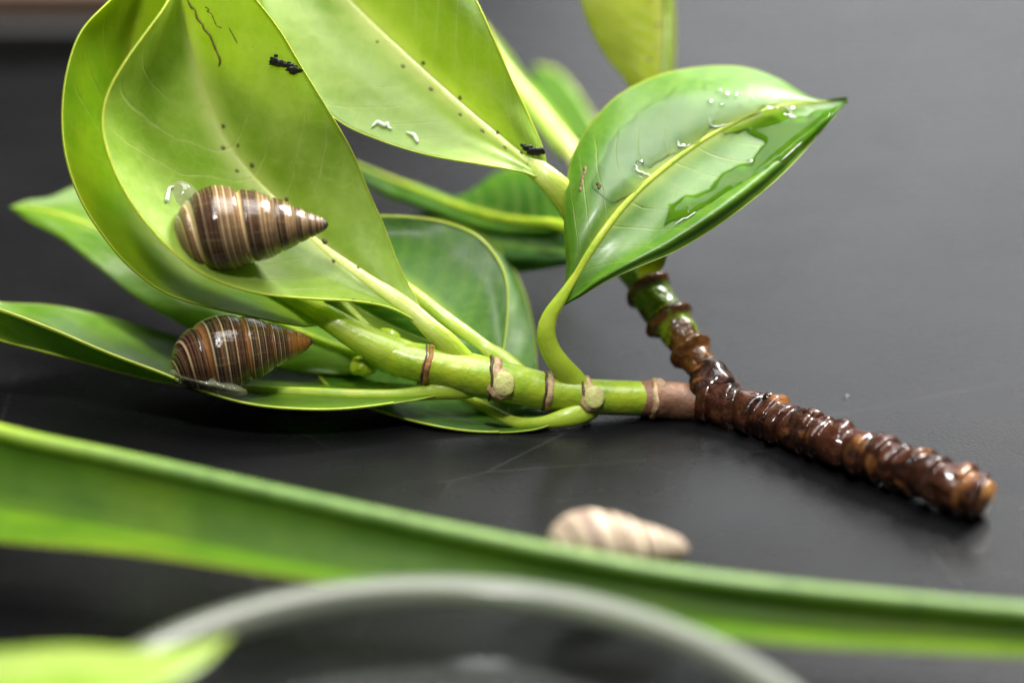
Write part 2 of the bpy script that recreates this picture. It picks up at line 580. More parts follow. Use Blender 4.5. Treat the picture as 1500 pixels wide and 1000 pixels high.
L1.margin(-1, 0.014); L1.margin(1, 0.008)
spots(L1, [(0.05, .10), (-.09, .15), (.08, .19), (-.07, .235), (.09, .28), (-.08, .33), (.1, .40), (-.1, .45), (.07, .50), (-.08, .505), (.08, .55), (-.06, .56), (.05, .60), (-.93, .10), (-.95, .13)], 0.036)

# L2 - lime leaf outside L1 on the left
L2 = Leaf(
    mid=[(482, 467, 0.2), (430, 438, 0.55), (330, 380, 0.9), (250, 300, 1.0), (205, 200, 1.0), (190, 100, 0.9), (200, 20, 0.8), (225, -60, 0.6)],
    A=[(482, 470, 0.2), (450, 477, 0.0), (415, 472, -0.12), (370, 463, -0.22), (310, 450, -0.35), (245, 430, -0.4), (195, 395, -0.45), (155, 350, -0.45), (120, 295, -0.45), (98, 235, -0.4), (91, 175, -0.35), (97, 110, -0.3), (118, 48, -0.2), (160, 2, 0.0), (200, -35, 0.3), (225, -60, 0.6)],
    B=[(482, 464, 0.25), (465, 420, 0.9), (430, 370, 1.3), (380, 280, 1.5), (340, 180, 1.4), (310, 80, 1.2), (280, 0, 0.9), (225, -60, 0.6)],
    bulgeA=-0.2, bulgeB=0.1, wave=0.08, seed=2)
L2.build(LIME, branch, "lime green leaf cupped round the outside of the front leaf")
L2.margin(-1, 0.009)
L2.rib(RIBG, 0.15, 0.01, petiole=[(600, 527, 0.12), (560, 511, 0.1), (520, 490, 0.1), (486, 469, 0.12)], pr=[0.23, 0.22, 0.185, 0.16], v1=0.5, lift=0.05, flat=0.9)

# L3 - leaf behind with the free tip on the left
L3 = Leaf(
    mid=[(560, 530, 0.9), (480, 505, 1.1), (400, 470, 1.4), (300, 415, 1.8), (200, 360, 2.1), (110, 322, 2.3), (50, 305, 2.4), (14, 303, 2.4)],
    A=[(560, 540, 0.9), (500, 548, 0.8), (420, 540, 0.8), (340, 512, 0.9), (270, 478, 1.1), (205, 440, 1.4), (145, 392, 1.7), (90, 350, 2.0), (45, 325, 2.2), (14, 303, 2.4)],
    B=[(560, 526, 0.9), (500, 470, 1.6), (400, 400, 2.2), (300, 330, 2.6), (200, 285, 2.8), (130, 268, 2.8), (75, 288, 2.6), (40, 293, 2.5), (14, 303, 2.4)],
    bulgeA=0.12, bulgeB=-0.05, wave=0.12, seed=3)
L3.build(TOP, branch, "glossy green leaf with a free tip pointing left, behind the lime leaf")
L3.rib(RIBG, 0.06, 0.008, petiole=[(585, 540, 0.7)], pr=[0.12])

# L4 - lowest leaf, carries the lower snail, folded like a trough
L4 = Leaf(
    mid=[(648, 570, 0.1), (590, 578, 0.1), (520, 578, 0.15), (440, 574, 0.2), (370, 572, 0.3), (300, 563, 0.35), (220, 552, 0.3), (140, 532, 0.2), (60, 512, 0.1), (0, 497, 0.0), (-70, 475, 0.0), (-150, 440, 0.0)],
    A=[(648, 576, 0.0), (600, 586, -0.15), (520, 597, -0.3), (450, 599, -0.4), (370, 592, -0.45), (300, 573, -0.45), (240, 547, -0.45), (160, 517, -0.4), (80, 483, -0.35), (0, 453, -0.3), (-70, 435, -0.2), (-150, 440, 0.0)],
    B=[(648, 566, 0.3), (590, 562, 0.5), (520, 555, 0.9), (430, 540, 1.2), (340, 515, 1.4), (260, 492, 1.5), (160, 464, 1.5), (80, 447, 1.3), (0, 442, 1.1), (-70, 432, 0.6), (-150, 440, 0.0)],
    bulgeA=-0.06, bulgeB=-0.15, wave=0.06, seed=4)
L4.build(TOP, branch, "lowest leaf, folded like a trough, that carries the lower snail")
L4.margin(-1, 0.017, v0=0.09)
L4.rib(RIBG, 0.075, 0.01, petiole=[(695, 562, 0.1), (672, 568, 0.05), (650, 571, 0.02)], pr=[0.17, 0.15, 0.12], lift=0.03)
spots(L4, [(-0.9, .62), (-.85, .66), (-.92, .7), (-.9, .78), (-.86, .585)], 0.02)

# L5 - dark upright leaf behind the petiole of L1
L5 = Leaf(
    mid=[(735, 530, 0.5), (690, 495, 0.55), (650, 465, 0.6), (600, 425, 0.75), (540, 385, 0.9), (470, 340, 1.1), (400, 300, 1.3)],
    A=[(735, 530, 0.5), (742, 480, 0.65), (744, 430, 0.8), (735, 390, 0.9), (705, 350, 1.0), (660, 328, 1.1), (600, 318, 1.15), (520, 315, 1.2), (450, 305, 1.25), (400, 300, 1.3)],
    B=[(735, 532, 0.5), (690, 520, 0.4), (630, 500, 0.45), (570, 475, 0.6), (510, 440, 0.75), (450, 380, 1.0), (400, 300, 1.3)],
    bulgeA=-0.04, bulgeB=0.06, wave=0.05, seed=5)
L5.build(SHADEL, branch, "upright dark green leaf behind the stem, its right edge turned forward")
L5.margin(-1, 0.013)
L5.rib(RIBG, 0.10, 0.01, petiole=[(760, 548, 0.3), (735, 527, 0.42)], pr=[0.13, 0.13])

# L6 - large glossy leaf under and behind the stem
L6 = Leaf(
    mid=[(828, 606, 0.1), (800, 617, 0.1), (760, 619, 0.2), (720, 602, 0.4), (680, 580, 0.7), (620, 545, 1.0), (560, 500, 1.3), (500, 440, 1.6), (450, 380, 1.9)],
    A=[(828, 610, 0.1), (790, 626, 0.0), (740, 632, 0.0), (680, 630, 0.05), (610, 617, 0.15), (545, 598, 0.3), (500, 580, 0.5), (460, 540, 1.0), (440, 480, 1.4), (450, 380, 1.9)],
    B=[(828, 602, 0.15), (800, 598, 0.4), (788, 570, 0.8), (787, 530, 1.1), (782, 480, 1.5), (768, 425, 1.8), (742, 375, 2.0), (700, 340, 2.2), (640, 320, 2.3), (560, 325, 2.3), (490, 345, 2.1), (450, 380, 1.9)],
    bulgeA=-0.1, bulgeB=0.12, wave=0.14, seed=6)
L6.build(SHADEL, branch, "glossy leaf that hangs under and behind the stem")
L6.margin(-1, 0.016, v0=0.16)
L6.rib(RIBG, 0.07, 0.01, petiole=[(866, 596, 0.22), (850, 605, 0.1), (826, 612, 0.06)], pr=[0.15, 0.14, 0.12])

# L8 - big pale upper leaf
L8 = Leaf(
    mid=[(800, 262, 0.3), (760, 227, 0.35), (710, 187, 0.45), (640, 125, 0.6), (570, 60, 0.75), (510, 0, 0.9), (450, -70, 1.0), (400, -140, 1.0)],
    A=[(800, 264, 0.3), (760, 251, 0.1), (700, 240, 0.0), (630, 228, -0.05), (560, 207, 0.0), (500, 180, 0.1), (450, 135, 0.2), (400, 60, 0.35), (375, -20, 0.6), (380, -90, 0.8), (400, -140, 1.0)],
    B=[(800, 260, 0.3), (796, 222, 0.3), (772, 165, 0.3), (745, 108, 0.25), (720, 50, 0.2), (697, 0, 0.2), (660, -60, 0.3), (580, -110, 0.6), (480, -140, 0.9), (400, -140, 1.0)],
    bulgeA=0.12, bulgeB=0.14, wave=0.16, seed=8)
L8.build(PALE, branch, "big pale leaf rising to the top edge, seen from below")
L8.margin(1, 0.012); L8.margin(-1, 0.007)
L8.rib(RIB, 0.12, 0.014, petiole=[(858, 330, 0.5), (835, 296, 0.35), (803, 262, 0.25)], pr=[0.22, 0.20, 0.155], lift=-0.02, flat=0.5)
spots(L8, [(-.13, .06), (-.12, .13), (.10, .09), (.1, .17), (-.1, .2), (-.11, .27), (.09, .3), (-.09, .37), (-.1, .46), (.08, .43), (-.1, .55)], 0.032)

# L9 / L10 - far leaves behind the second shoot
L9 = Leaf(
    mid=[(850, 240, 4.1), (815, 195, 4.4), (780, 150, 4.7), (745, 108, 4.9), (720, 70, 5.1), (705, 30, 5.2)],
    A=[(850, 242, 4.1), (820, 230, 4.1), (780, 180, 4.3), (745, 130, 4.6), (715, 80, 5.0), (705, 30, 5.2)],
    B=[(850, 238, 4.1), (835, 195, 4.7), (800, 148, 5.0), (765, 105, 5.2), (735, 65, 5.3), (705, 30, 5.2)],
    seed=9, n=50)
L9.build(LIME, branch, "narrow blurred leaf seen edge on behind the big upper leaf")
L9.rib(RIB, 0.10, 0.03, petiole=[(880, 290, 3.5)], pr=[0.13], lift=0.1)
L10 = Leaf(
    mid=[(872, 235, 5.7), (850, 200, 6.0), (825, 155, 6.3), (800, 118, 6.5), (786, 98, 6.6)],
    A=[(872, 235, 5.7), (835, 205, 5.7), (800, 160, 5.9), (778, 125, 6.3), (786, 98, 6.6)],
    B=[(872, 235, 5.7), (875, 195, 6.4), (850, 148, 6.7), (818, 108, 6.8), (786, 98, 6.6)],
    seed=10, n=50, bulgeA=0.2, bulgeB=0.2)
L10.build(MATG, branch, "farthest blurred leaf, dark green with a blunt tip")
L10.margin(1, 0.03)

# L11 - yellow-green leaf at the top
L11 = Leaf(
    mid=[(955, 190, 2.5), (972, 120, 2.6), (977, 60, 2.7), (976, 0, 2.8), (960, -80, 2.8), (930, -150, 2.7)],
    A=[(955, 190, 2.5), (915, 118, 2.4), (888, 85, 2.4), (866, 45, 2.4), (850, -2, 2.4), (850, -60, 2.5), (880, -120, 2.6), (930, -150, 2.7)],
    B=[(955, 190, 2.5), (984, 125, 3.0), (990, 60, 3.3), (988, 0, 3.4), (980, -70, 3.4), (930, -150, 2.7)],
    bulgeA=0.15, bulgeB=0.05, seed=11, n=60)
L11.build(PALEY, branch, "yellow green leaf at the top edge behind the wet leaf")
L11.rib(RIBD, 0.05, 0.02, lift=0.03, petiole=[(945, 330, 2.4), (950, 230, 2.4)], pr=[0.12, 0.1])
spots(L11, [(-.15, .35), (-.12, .45), (-.2, .55), (.4, .4), (.4, .5), (-.3, .3)], 0.03)

# L12 - long leaf seen edge on, far behind, with dark lower half
L12 = Leaf(
    mid=[(840, 332, 1.8), (800, 328, 2.1), (740, 322, 2.5), (680, 306, 2.9), (610, 278, 3.3), (560, 258, 3.5), (480, 225, 3.6)],
    A=[(840, 328, 1.8), (815, 280, 2.6), (770, 248, 3.2), (720, 256, 3.5), (680, 290, 3.4), (610, 270, 3.4), (560, 254, 3.5), (480, 225, 3.6)],
    B=[(840, 336, 1.8), (810, 345, 2.0), (740, 345, 2.3), (670, 330, 2.7), (600, 300, 3.1), (560, 286, 3.3), (480, 225, 3.6)],
    seed=12, n=60, bulgeA=0.1, bulgeB=0.1)
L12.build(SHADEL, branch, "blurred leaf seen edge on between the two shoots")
L12.rib(RIBG, 0.06, 0.02, lift=0.08, petiole=[(890, 350, 1.0)], pr=[0.12])
L15 = Leaf(
    mid=[(880, 370, 1.6), (800, 365, 1.9), (720, 355, 2.3), (640, 350, 2.7), (560, 350, 3.0), (500, 352, 3.1)],
    A=[(880, 380, 1.5), (830, 388, 1.6), (770, 398, 1.9), (700, 402, 2.2), (620, 395, 2.5), (560, 370, 2.8), (500, 352, 3.1)],
    B=[(880, 360, 1.7), (820, 328, 2.3), (740, 318, 2.7), (660, 308, 3.1), (600, 318, 3.3), (560, 338, 3.2), (500, 352, 3.1)],
    seed=15, n=60, bulgeA=0.15, bulgeB=0.05)
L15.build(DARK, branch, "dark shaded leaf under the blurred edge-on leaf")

# L13 - the wet leaf
L13 = Leaf(
    mid=[(818, 448, -0.15), (848, 395, -0.2), (885, 338, -0.15), (930, 284, 0.0), (985, 237, 0.2), (1045, 196, 0.4), (1110, 165, 0.6), (1165, 152, 0.8), (1205, 150, 0.9), (1241, 146, 0.9)],
    A=[(818, 446, -0.15), (829, 400, -0.05), (826, 340, 0.0), (828, 280, 0.2), (838, 230, 0.45), (862, 185, 0.7), (905, 140, 0.9), (965, 110, 1.05), (1030, 97, 1.2), (1090, 98, 1.3), (1140, 115, 1.25), (1185, 141, 1.1), (1215, 148, 1.0), (1241, 146, 0.9)],
    B=[(818, 450, -0.15), (848, 436, -0.3), (885, 414, -0.45), (935, 391, -0.5), (990, 368, -0.5), (1050, 332, -0.4), (1105, 292, -0.2), (1155, 248, 0.1), (1200, 198, 0.5), (1225, 168, 0.7), (1241, 146, 0.9)],
    bulgeA=0.16, bulgeB=-0.12, wave=0.10, seed=13, n=180, m=50)
# curl the lower margin down and under
for j in range(2 * L13.m - 1):
    k = (j - (L13.m - 1)) / (L13.m - 1)
    if k > 0.72:
        t = (k - 0.72) / 0.28
        env = np.sin(np.pi * np.linspace(0, 1, L13.n)) ** 0.7
        L13.G[:, j] += (F_ * (0.20 * t * t - 0.09 * math.sin(math.pi * min(1, t * 1.3))))[None, :] * env[:, None]
uu = np.linspace(-1, 1, 2 * L13.m - 1)
vv = np.linspace(0, 1, L13.n)


def inpoly(x, y, poly):
    c = False
    for i in range(len(poly)):
        x0, y0 = poly[i]; x1, y1 = poly[i - 1]
        if (y0 > y) != (y1 > y) and x < (x1 - x0) * (y - y0) / (y1 - y0) + x0: c = not c
    return c


def segdist(x, y, poly):
    best = 1e9
    for i in range(len(poly)):
        x0, y0 = poly[i]; x1, y1 = poly[i - 1]
        dx, dy = x1 - x0, y1 - y0
        t = max(0, min(1, ((x - x0) * dx + (y - y0) * dy) / (dx * dx + dy * dy + 1e-9)))
        best = min(best, math.hypot(x - x0 - t * dx, y - y0 - t * dy))
    return best


def proj(p):
    q = p - CAM
    D = q.dot(F_)
    return 750 + q.dot(R_) / D / K, 500 - q.dot(U_) / D / K


# outlines of the two water films, as seen on the leaf
WF1 = [(975, 330), (980, 300), (1000, 288), (1022, 283), (1040, 280), (1048, 262), (1075, 245), (1090, 240), (1105, 238), (1115, 215), (1118, 205), (1098, 198), (1095, 190),
       (1062, 198), (1060, 192), (1090, 172), (1120, 158), (1140, 155), (1150, 168), (1165, 172), (1200, 160), (1225, 152), (1216, 170), (1190, 200), (1150, 228), (1110, 255), (1060, 285), (1010, 318)]
WF2 = [(868, 275), (878, 240), (905, 190), (950, 150), (1005, 118), (1060, 118), (1120, 128), (1150, 150), (1120, 160), (1085, 172), (1060, 185), (1042, 188), (1035, 200), (1020, 208),
       (1005, 212), (992, 205), (1000, 220), (975, 232), (955, 245), (935, 240), (930, 250), (948, 262), (925, 285), (905, 296), (885, 292)]
h1 = np.zeros((L13.n, 2 * L13.m - 1)); h2 = h1.copy()
for i in range(L13.n):
    for j in range(2 * L13.m - 1):
        x, y = proj(L13.G[i, j])
        x += 7 * mn.noise(Vector((x * .05, y * .05, 3.3))); y += 7 * mn.noise(Vector((x * .05, y * .05, 8.3)))
        for hh, poly in ((h1, WF1), (h2, WF2)):
            d = segdist(x, y, poly)
            hh[i, j] = min(1, (d / 7.0)) ** 0.5 if inpoly(x, y, poly) else -d
L13.build(WETL, branch, "glossy leaf on the right with water lying on it, tip pointing right", wet=np.clip(np.maximum(h1, 0) * 3, 0, 1))
L13.rib(RIBG, 0.05, 0.006, petiole=[(848, 576, 0.2), (838, 556, 0.12), (822, 536, 0.0), (806, 512, -0.08), (800, 486, -0.15), (806, 462, -0.18), (820, 440, -0.2)], pr=[0.20, 0.165, 0.14, 0.13, 0.12, 0.10, 0.08], lift=0.0, flat=0.6)

for wname, ior in (("water_thin", 1.14), ("water", 1.25)):
  M = NT(wname)
  fr = M.n("Fresnel", i_IOR=ior)
  tb = M.n("BsdfTransparent"); tb.inputs[0].default_value = (0.97, 1.0, 0.97, 1)
  gl = M.n("BsdfGlossy"); gl.inputs['Roughness'].default_value = 0.10 if wname == 'water_thin' else 0.04
  nb = M.bump(M.noise(M.cmvec(), 2.0, 1), 0.3, 0.03)
  M.set(gl.inputs['Normal'], nb); M.set(fr.inputs['Normal'], nb)
  mx = M.n("MixShader")
  M.set(mx.inputs[0], fr.outputs[0]); M.set(mx.inputs[1], tb.outputs[0]); M.set(mx.inputs[2], gl.outputs[0])
  WATER = M.done(mx.outputs[0])
  if wname == "water_thin": WATER2 = WATER


def film(hh, label, thick=0.05, mat=None):
    idx, V, Fc = {}, [], []
    n, w = hh.shape
    for i in range(n - 1):
        for j in range(w - 1):
            q = [(i, j), (i, j + 1), (i + 1, j + 1), (i + 1, j)]
            if all(hh[a] > -1.5 for a in q):
                f = []
                for a in q:
                    if a not in idx:
                        idx[a] = len(V)
                        k = max(hh[a], 0)
                        V.append(L13.G[a] + L13.N[a] * (0.006 + thick * (k - 0.45 * max(0, k - 0.6))))
                    f.append(idx[a])
                Fc.append(tuple(f))
    o = mesh("water_film", V, Fc, mat or WATER)
    tag(o, label, "water", "water lying on the right leaf")
    return o


film(h1, "jagged pool of clear water on the lower half of the wet leaf")
film(h2, "broad smooth film of water on the upper half of the wet leaf", 0.045, WATER2)

# water drops on the wet leaf
blobs = []
for (x, y, s, d) in ((1052, 134, 7, 0), (1062, 143, 9, 0), (1078, 140, 6, 0), (1040, 150, 8, 0), (1058, 156, 6, 0), (1086, 152, 5, 0), (1100, 146, 4, 0), (1033, 128, 6, 0), (1048, 165, 4, 0), (1000, 213, 9, 0), (935, 240, 9, 0), (1095, 239, 7, 0), (1043, 180, 7, 0), (1158, 163, 8, 0)):
    best, bi = 1e9, None
    for i in range(0, L13.n, 2):
        for j in range(0, 2 * L13.m - 1, 2):
            if abs(uu[j]) > 0.97: continue
            a, b = proj(L13.G[i, j])
            e = (a - x) ** 2 + (b - y) ** 2
            if e < best: best, bi = e, (i, j)
    c, nn = L13.G[bi] + L13.N[bi] * 0.03, L13.N[bi]
    a = np.cross(nn, R_); a /= np.linalg.norm(a); b = np.cross(nn, a)
    r = s / 115.0 * 0.55
    o = blob("water_drop", c, (a * r, b * r * 1.2, nn * r * 0.5), WATER, None, 8, 14, 0.25, x)
    own = {(1000, 213): "largest water drop touching the midrib of the wet leaf", (935, 240): "lowest water drop beside the midrib of the wet leaf",
           (1095, 239): "lone water drop on the lower half of the wet leaf", (1043, 180): "water drop between the midrib and the bubble cluster of the wet leaf",
           (1158, 163): "water drop nearest the tip of the wet leaf", (1048, 165): "lowest small drop of the bubble cluster on the wet leaf"}
    if (x, y) in own: tag(o, own[(x, y)], "water drop")
    else: tag(o, "tiny clear bubble in the cluster near the upper edge of the wet leaf", "water drop", "bubbles clustered near the upper edge of the wet leaf")

# small leaf stub behind the wet leaf at the side shoot
L14 = Leaf(mid=[(935, 395, 0.9), (950, 380, 0.8), (970, 350, 0.8), (985, 320, 0.9)],
           A=[(935, 390, 0.9), (930, 370, 0.9), (950, 340, 0.9), (985, 320, 0.9)],
           B=[(935, 400, 0.9), (965, 398, 0.7), (978, 372, 0.7), (985, 320, 0.9)], n=24, m=9, seed=14)
L14.build(PALEY, branch, "small pale leaf base showing under the wet leaf")


# --- stems
def seg_mat(name, kind):
    M = NT(name)
    uv, U, V = M.uv()
    pos = M.cmvec()
    n1 = M.noise(pos, 3.0, 4, 0.6); n2 = M.noise(pos, 12.0, 3)
    if kind == 'green':
        col = M.mix(M.smooth(n1, 0.3, 0.7), (0.38, 0.48, 0.022), (0.23, 0.38, 0.018))
        st = M.smooth(M.noise(M.cmvec(), 7.0, 2), 0.66, 0.75)
        col = M.mix(M.math('MULTIPLY', st, 0.35), col, (0.09, 0.12, 0.01))
        p = M.bsdf(Base_Color=col, Roughness=0.36, Normal=M.bump(M.math('ADD', n2, n1), 0.45, 0.02), Coat_Weight=0.25, Coat_Roughness=0.2)
        p.inputs['Subsurface Weight'].default_value = 0.3
        p.inputs['Subsurface Radius'].default_value = (0.8, 1, 0.2)
        p.inputs['Subsurface Scale'].default_value = 0.0015
    elif kind == 'wetgreen':
        brown = M.smooth(M.math('MULTIPLY_ADD', n1, 1.1, M.math('MULTIPLY', V, 0.75)), 0.93, 1.03)
        rings = M.smooth(M.math('ABSOLUTE', M.math('SUBTRACT', M.math('FRACT', M.math('MULTIPLY_ADD', V, 4.2, 0.28)), 0.5)), 0.20, 0.10)
        col = M.mix(M.smooth(n1, 0.35, 0.65), (0.20, 0.30, 0.01), (0.05, 0.13, 0.008))
        col = M.mix(M.math('MAXIMUM', brown, M.math('MULTIPLY', rings, M.smooth(n2, 0.25, 0.45))), col, M.mix(n2, (0.03, 0.008, 0.003), (0.20, 0.08, 0.015)))
        p = M.bsdf(Base_Color=col, Roughness=0.25, Normal=M.bump(M.math('ADD', n2, n1), 0.7, 0.04), Coat_Weight=0.4, Coat_Roughness=0.05, Specular_IOR_Level=0.35)
    elif kind == 'dry':
        col = M.mix(M.smooth(n1, 0.3, 0.7), (0.26, 0.13, 0.07), (0.16, 0.075, 0.04))
        p = M.bsdf(Base_Color=col, Roughness=0.55, Normal=M.bump(M.math('ADD', n2, n1), 0.5, 0.03))
    else:
        n0 = M.noise(pos, 1.9, 4, 0.65, 0.8)
        col = M.mix(M.smooth(n0, 0.38, 0.62), (0.008, 0.003, 0.002), (0.050, 0.015, 0.007))
        rr = M.math('FRACT', M.math('MULTIPLY', V, 5.75))
        rm = M.smooth(M.math('ABSOLUTE', M.math('SUBTRACT', rr, 0.5)), 0.24, 0.10)
        om = M.math('MULTIPLY_ADD', rm, 0.13, M.noise(M.cmvec(1, 1, 1), 2.2, 3, 0.5, 0.4))
        col = M.mix(M.smooth(om, 0.61, 0.76), col, (0.17, 0.066, 0.018))
        col = M.mix(M.math('MULTIPLY', M.smooth(n2, 0.58, 0.7), 0.15), col, (0.22, 0.09, 0.04))
        p = M.bsdf(Base_Color=col, Roughness=0.38, Normal=M.bump(M.math('MULTIPLY_ADD', n2, 1.0, M.math('MULTIPLY', M.noise(pos, 30, 2), 0.4)), 0.5, 0.04), Coat_Weight=0.6, Coat_Roughness=0.05, Specular_IOR_Level=0.12)
    return M.done(p.outputs[0])


GREEN, WETG, DRY, BARK = (seg_mat(*a) for a in (("stem_green", 'green'), ("stem_wet_green", 'wetgreen'), ("stem_dry", 'dry'), ("bark_wet", 'bark')))


def scarmat(name, a, b, rough=0.6):
    M = NT(name)
    pos = M.cmvec()
    n1 = M.noise(pos, 6, 4, 0.6)
    return M.done(M.bsdf(Base_Color=M.mix(M.smooth(n1, 0.35, 0.65), a, b), Roughness=rough, Normal=M.bump(M.noise(pos, 20, 3), 0.6, 0.02)).outputs[0])


SCAR = scarmat("scar_tan", (0.58, 0.42, 0.24), (0.30, 0.17, 0.08))
SCARO = scarmat("scar_orange", (0.42, 0.20, 0.04), (0.22, 0.10, 0.03))
SCARD = scarmat("scar_dark", (0.05, 0.03, 0.015), (0.13, 0.07, 0.04))
SCARP = scarmat("scar_pale", (0.60, 0.64, 0.20), (0.50, 0.44, 0.18), 0.5)
CUT = scarmat("cut_wood", (0.30, 0.14, 0.035), (0.12, 0.05, 0.02), 0.35)

R = lambda px: px * K * 36.0    # photo pixels at the focus plane -> cm


def d_green(p, v, u):
    return 0.012 * fbm(p, 1.6)


tube("stem", [(540, 505, 0.15), (562, 515, 0.15), (590, 526, 0.12), (640, 537, 0.1), (690, 549, 0.1), (735, 559, 0.12), (800, 573, 0.2), (868, 580, 0.25), (962, 585, 0.35)],
     [R(22), R(26), R(27), R(29), R(31), R(29.5), R(27.5), R(26), R(25)], GREEN, branch, nseg=150, nring=36, disp=d_green)['label'] = "smooth green young stem with leaf scars"
blob("bud", P(566, 497, 0.3), (R_ * R(20), U_ * R(17), F_ * R(18)), GREEN, branch, rough=0.15)
tube("stem", [(938, 584, 0.33), (962, 585, 0.35), (1000, 587, 0.4), (1030, 588, 0.4)], [R(25.5), R(27.5), R(28), R(30)], DRY, branch, nseg=50, nring=32, disp=lambda p, v, u: 0.02 * fbm(p, 2.5))['label'] = "short dry light brown stretch of stem"


blob("bud", P(532, 536, 0.35), (R_ * R(22), U_ * R(15), F_ * R(18)), GREEN, branch, rough=0.2, seed=3)


def d_bark(p, v, u):
    r = 0.045 * mn.noise(Vector(p * 2.2)) + 0.015 * mn.noise(Vector(p * 5.5))
    ph = v * 14.5 + 0.10 * math.sin(2 * math.pi * u + 1.0) + 0.7 * mn.noise(Vector((v * 7, 0.3 * math.cos(2 * math.pi * u), 0.3 * math.sin(2 * math.pi * u))))
    f = ph - math.floor(ph)
    amp = 0.055 + 0.05 * mn.noise(Vector((int(ph) * 1.7, 2 * math.cos(2 * math.pi * u), 2 * math.sin(2 * math.pi * u))))
    r += amp * (f ** 0.7) * (1 - max(0, (f - 0.8) / 0.2)) - 0.01
    if v > 0.62:      # beaded end of the stem
        cc = mn.voronoi(Vector(p * 5.0))[0][0]
        r += 0.05 * max(0, 0.5 - cc) * min(1, (v - 0.62) * 8)
    side = math.cos(2 * math.pi * (u + (0.31 if int(ph) % 2 else -0.05)))
    r += 0.05 * max(0, side) ** 2 * math.sin(math.pi * f)
    return r


tw_pts = [(1022, 587, 0.4), (1050, 590, 0.35), (1085, 600, 0.2), (1140, 618, -0.15), (1200, 640, -0.55), (1262, 662, -0.95), (1325, 686, -1.35), (1385, 709, -1.7), T(1438, 728, 0.27)]
tube("twig", tw_pts, [R(30), R(33), R(33), R(30), R(29), R(30), R(30), R(31), R(31)], BARK, branch, nseg=230, nring=64, disp=d_bark)['label'] = "knobbly dark brown wet stem end"
tube("cut_end", [T(1436, 727, 0.27), T(1446, 731, 0.27)], [R(27), R(25)], CUT, branch, nseg=8, nring=28, disp=lambda p, v, u: 0.02 * fbm(p, 4))
# swollen joint and side shoot
tube("joint", [(1062, 620, 0.3), (1048, 585, 0.35), (1042, 553, 0.45), (1036, 532, 0.6)], [R(16), R(34), R(33), R(20)], BARK, branch, nseg=60, nring=40, disp=lambda p, v, u: 0.07 * mn.noise(Vector(p * 2.4)) + 0.03 * mn.noise(Vector(p * 6)))


def d_side(p, v, u):
    x = (v * 4.2 + 0.28) % 1.0
    return (0.075 + 0.02 * v) * max(0, math.cos((x - 0.5) * 2 * math.pi)) ** 2 + 0.05 * mn.noise(Vector(p * 2.5)) + 0.02 * mn.noise(Vector(p * 7))


tube("side_shoot", [(925, 372, 1.5), (935, 400, 1.3), (956, 432, 1.1), (982, 470, 0.9), (1006, 505, 0.75), (1030, 540, 0.55), (1040, 560, 0.5)],
     [R(27), R(28), R(28), R(28), R(25), R(23), R(24)], WETG, branch, nseg=130, nring=40, disp=d_side)['label'] = "wet green and brown side shoot rising behind the right leaf"
tube("side_shoot", [(925, 380, 1.5), (900, 350, 1.4), (875, 335, 1.0), (850, 318, 0.7)], [R(27), R(26), R(25), R(24)], GREEN, branch, nseg=40, nring=24)['label'] = "upper green stretch of the side shoot behind the wet leaf"


def ring(px, py, d, rx, tilt, mat, w=0.07, proud=0.02, name="leaf_scar", bulge=0.0):
    """a collar round the stem; rx = stem radius (px), tilt = stem direction in degrees"""
    c = P(px, py, d)
    t = R_ * math.cos(math.radians(tilt)) - U_ * math.sin(math.radians(tilt)) + F_ * 0.05
    t /= np.linalg.norm(t)
    a = -F_ - t * (-F_).dot(t); a /= np.linalg.norm(a)
    b = np.cross(t, a)
    V = []
    n, m = 48, 9
    rr = R(rx)
    for i in range(n):
        th = 2 * math.pi * i / n
        e = a * math.cos(th) + b * math.sin(th)
        wob = 0.03 * mn.noise(Vector((math.cos(th) * 1.5, math.sin(th) * 1.5, px * .1)))
        for j in range(m):
            ph = 2 * math.pi * j / m
            k = 1 + 0.35 * mn.noise(Vector((math.cos(th) * 3, math.sin(th) * 3, ph + px)))
            V.append(c + e * (rr - 0.022 + (proud * 0.5 + 0.018) * math.sin(ph) * k + 0.01) + t * (w * math.cos(ph) * k + wob + bulge * math.sin(th)))
    F = [(i * m + j, i * m + (j + 1) % m, ((i + 1) % n) * m + (j + 1) % m, ((i + 1) % n) * m + j) for i in range(n) for j in range(m)]
    return mesh(name, V, F, mat, None, branch)


ring(627, 535, 0.1, 28.5, 12, SCARO, 0.045, 0.035)
ring(620, 534, 0.1, 28.5, 12, SCARD, 0.018, 0.03)
ring(728, 556, 0.12, 29.5, 14, SCAR, 0.06, 0.045, bulge=0.05)
ring(719, 554, 0.12, 30.5, 14, SCARD, 0.025, 0.05, bulge=0.05)
ring(804, 573, 0.2, 27.5, 6, SCAR, 0.05, 0.03)
ring(797, 572, 0.2, 28, 6, SCARD, 0.022, 0.03)
ring(864, 580, 0.25, 26, 4, SCAR, 0.045, 0.06, bulge=0.04)
ring(856, 579, 0.25, 26.5, 4, SCARD, 0.02, 0.05, bulge=0.04)
ring(957, 584, 0.35, 27, 3, SCAR, 0.045, 0.055)
ring(946, 584, 0.35, 25, 3, SCARD, 0.05, 0.02)
for (x, y, d, r, m_) in ((732, 563, -0.11, 20, SCAR), (737, 562, -0.135, 17, SCARP), (866, 583, 0.04, 18, SCAR), (870, 582, 0.01, 15.5, SCARP), (965, 566, 0.2, 11, SCAR)):
    blob("leaf_scar", P(x, y, d), (R_ * R(r), U_ * R(r * 1.1), -F_ * R(r * 0.3)), m_, branch, 10, 20, 0.12, x)
